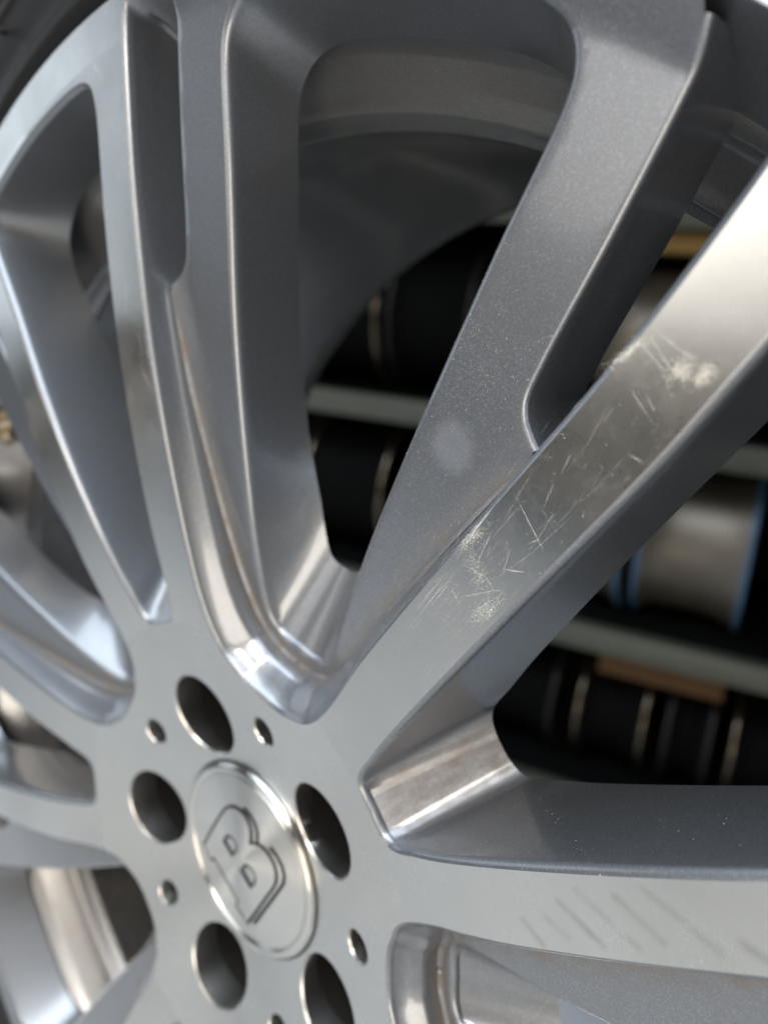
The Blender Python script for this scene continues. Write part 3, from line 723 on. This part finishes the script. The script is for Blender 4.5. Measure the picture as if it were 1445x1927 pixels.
# ------------------------------------------------------------------ setting
def structure(name, verts, faces, mat, rot=None, loc=None, smooth=False):
    o = make_obj(name, verts, faces, mat, None, None, smooth=smooth, loc=loc); o['kind'] = 'structure'
    if rot: o.rotation_euler = rot
    return o
CONC = plain('concrete', (.55, .565, .59), .75, 0, 6, .22, .002)
DARKW = plain('dark_light_block', (.004, .004, .004), .8, 0, 3, .3)  # for the added backdrop and overhead slab that keep the rack dark
BOUNCE_BENCH = plain('bench_bounce_board', (.37, .365, .36), .6, 0, 3.5, .35, .0005)  # pale tone picked for its bounce onto the wheel face
structure('floor', [(-4000, -4000, 0), (4000, -4000, 0), (4000, 3200, 0), (-4000, 3200, 0)], [(0, 1, 2, 3)], CONC)
def boxv(x0, x1, y0, y1, z0, z1):
    v = [(x, y, z) for z in (z0, z1) for y in (y0, y1) for x in (x0, x1)]
    return v, [(0, 2, 3, 1), (4, 5, 7, 6), (0, 1, 5, 4), (2, 6, 7, 3), (0, 4, 6, 2), (1, 3, 7, 5)]
bz = (HUB-TYRE)*1000-1
v_, f_ = boxv(-680, 1300, -900, 330, bz-40, bz); structure('bounce_bench_top', v_, f_, BOUNCE_BENCH)  # unseen support, added; pale and cut short for its reflections

# storage rack behind (local x along the rack, y into it, z up)
RROT = (0, math.radians(-2.6), math.radians(17.32)); RLOC = Vector((-.604, 1.185, HUB-.164))
def rk(x, y, z):       # rack mm -> world
    return RLOC + Matrix.Rotation(RROT[2], 3, 'Z') @ (Matrix.Rotation(RROT[1], 3, 'Y') @ Vector((x/1000, y/1000, z/1000)))
STEEL = plain('grey_rack_steel', (.085, .087, .068), .5, .1, 20, .2)
BOARD = plain('dark_shelf_board', (.004, .004, .004), .8, 0, 20, .3)
rack = thing('storage_rack', 'grey steel storage rack standing in the dark behind the wheel', 'rack', rk(0, 0, -700), RROT)
def rbox(name, x0, x1, y0, y1, z0, z1, mat, parent, bevel=2.0):
    bm = bmesh.new(); v_, f_ = boxv(x0, x1, y0, y1, z0, z1)
    vs = [bm.verts.new((a/1000, b/1000, c/1000)) for a, b, c in v_]
    for q in f_: bm.faces.new([vs[i] for i in q])
    bmesh.ops.bevel(bm, geom=bm.edges[:], offset=bevel/1000, segments=2, affect='EDGES', profile=.5)
    me = bpy.data.meshes.new(name); bm.to_mesh(me); bm.free(); me.materials.append(mat)
    for q in me.polygons: q.use_smooth = True
    o = bpy.data.objects.new(name, me); COL.objects.link(o); o.parent = parent; return o
for zc in (95, -310, 500, -690):
    rbox('beam', -900, 900, 0, 38, zc-24+700, zc+24+700, STEEL, rack)
    rbox('shelf_board', -895, 895, 42, 560, zc+2+700, zc+20+700, BOARD, rack, 1)
for x in (-935, 905):
    for y in (0, 520): rbox('post', x, x+32, y, y+42, 0, 1640, STEEL, rack)
v_, f_ = boxv(-2600, 2600, 0, 60, -900, 2400); backdrop_wall = structure('added_backdrop_wall', v_, f_, DARKW, RROT, rk(0, 640, 0))  # added dark backdrop, keeps the gaps behind the rack black

def spare(name, label, x, y, zbase, R, W, bmat, fmat, group='bare rims stored on the rack'):
    """bare rim standing upright, axle along the rack"""
    t = thing(name, label, 'wheel', rk(x, y, zbase), (RROT[0], RROT[1], RROT[2]+float(rng.uniform(-.07, .07))), group)
    t_loc = (0, 0, R/1000)
    def lx(nm, prof, mat, n=72):
        prof = np.array(prof, float); a = np.linspace(0, 2*math.pi, n, endpoint=False)
        V = np.concatenate([np.column_stack([np.full(n, xx), r*np.cos(a), r*np.sin(a)]) for r, xx in prof])
        F = [(k*n+i, k*n+(i+1) % n, (k+1)*n+(i+1) % n, (k+1)*n+i) for k in range(len(prof)-1) for i in range(n)]
        return make_obj(nm, V, F, mat, None, t, loc=t_loc)
    h = W/2
    lx('barrel', [(R-9, -h+4), (R-14, -h+16), (R-22, -h+26), (R-25, -h*.3), (R-26, h*.2), (R-20, h-34), (R-13, h-16), (R-9, h-4)], bmat)
    for s in (-1, 1):
        pr = [(R-9, s*(h-5)), (R-3, s*(h-6)), (R-.5, s*(h-3)), (R, s*h), (R-1, s*(h+3)), (R-6, s*(h+5)), (R-14, s*(h+4)), (R-16, s*(h-2))]
        lx('flange', pr if s > 0 else pr, fmat)
    lx('wheel_disc', [(R-24, h-60), (R*.55, h-48), (R*.3, h-52), (R*.12, h-58)], bmat)
    return t
SILV = plain('dull_silver_rim', (.20, .175, .14), .45, .75, 14, .3)
BLUE = plain('blue_flange_paint', (.07, .14, .23), .4, .0, 40, .2, 0, .3)
BLK = plain('black_rim_paint', (.003, .003, .003), .7, 0, 30, .3, 0, 0)
BLKD = plain('dull_rim_flange', (.035, .032, .03), .4, .6, 60, .3)
BLKF = plain('worn_rim_flange', (.22, .18, .13), .25, .9, 60, .3)
CARD = plain('brown_cardboard', (.10, .05, .014), .8, 0, 30, .2)
YCARD = plain('yellow_cardboard', (.33, .21, .06), .8, 0, 30, .2)
spare('stored_rim', 'bare silver rim with blue flanges on the middle shelf, rightmost of two', 318, 200, -290, 172, 196, SILV, BLUE)
spare('stored_rim', 'bare silver rim with a blue flange on the middle shelf, mostly hidden by the spoke', 100, 200, -290, 172, 184, SILV, BLUE)
spare('stored_rim', 'dark rim on the middle shelf seen left of the painted branch', -440, 200, -290, 170, 200, BLK, BLKF)
spare('stored_rim', 'dark rim standing on the upper shelf at the left', -480, 190, 115, 172, 196, BLK, BLKF)
spare('stored_rim', 'second dark rim standing on the upper shelf', -262, 200, 115, 170, 180, BLK, BLKD)
spare('stored_rim', 'pale silver rim standing on the upper shelf at the right', 190, 190, 115, 160, 200, SILV, BLKF)
for i, (x, lab) in enumerate(((10, 'black rim low on the rack under the left end of the box'), (215, 'black rim low on the rack, second from the left'), (375, 'black rim low on the rack, third from the left'), (540, 'black rim low on the rack at the right edge'))):
    spare('stored_rim', lab, x, 190, -660, 128, (160, 138, 84, 170)[i], BLK, (BLKD, BLKF, BLKD, BLKF)[i])
def carton(name, label, x0, x1, y0, y1, z0, z1, mat):
    t = thing(name, label, 'box', rk((x0+x1)/2, (y0+y1)/2, z0), RROT)
    w, d, h = (x1-x0)/2, (y1-y0)/2, z1-z0
    rbox('carton_body', -w, w, -d, d, 0, h, mat, t, 2); rbox('lid_flap', -w+2, w-2, -d, -.5, h+.6, h+3, mat, t, .4); rbox('lid_flap', -w+2, w-2, .5, d, h+.6, h+3, mat, t, .4)
carton('cardboard_box', 'brown cardboard box pushed in under the middle shelf', 175, 420, 60, 420, -402, -345, CARD)
carton('cardboard_box', 'yellow cardboard box on top of the pale rim, top right', 150, 330, 70, 400, 440, 472, YCARD)

v_, f_ = boxv(-3200, 3200, 430, 3000, 1900, 1960); structure('shade_ceiling', v_, f_, DARKW)  # unseen slab added to keep the skylight off the rack
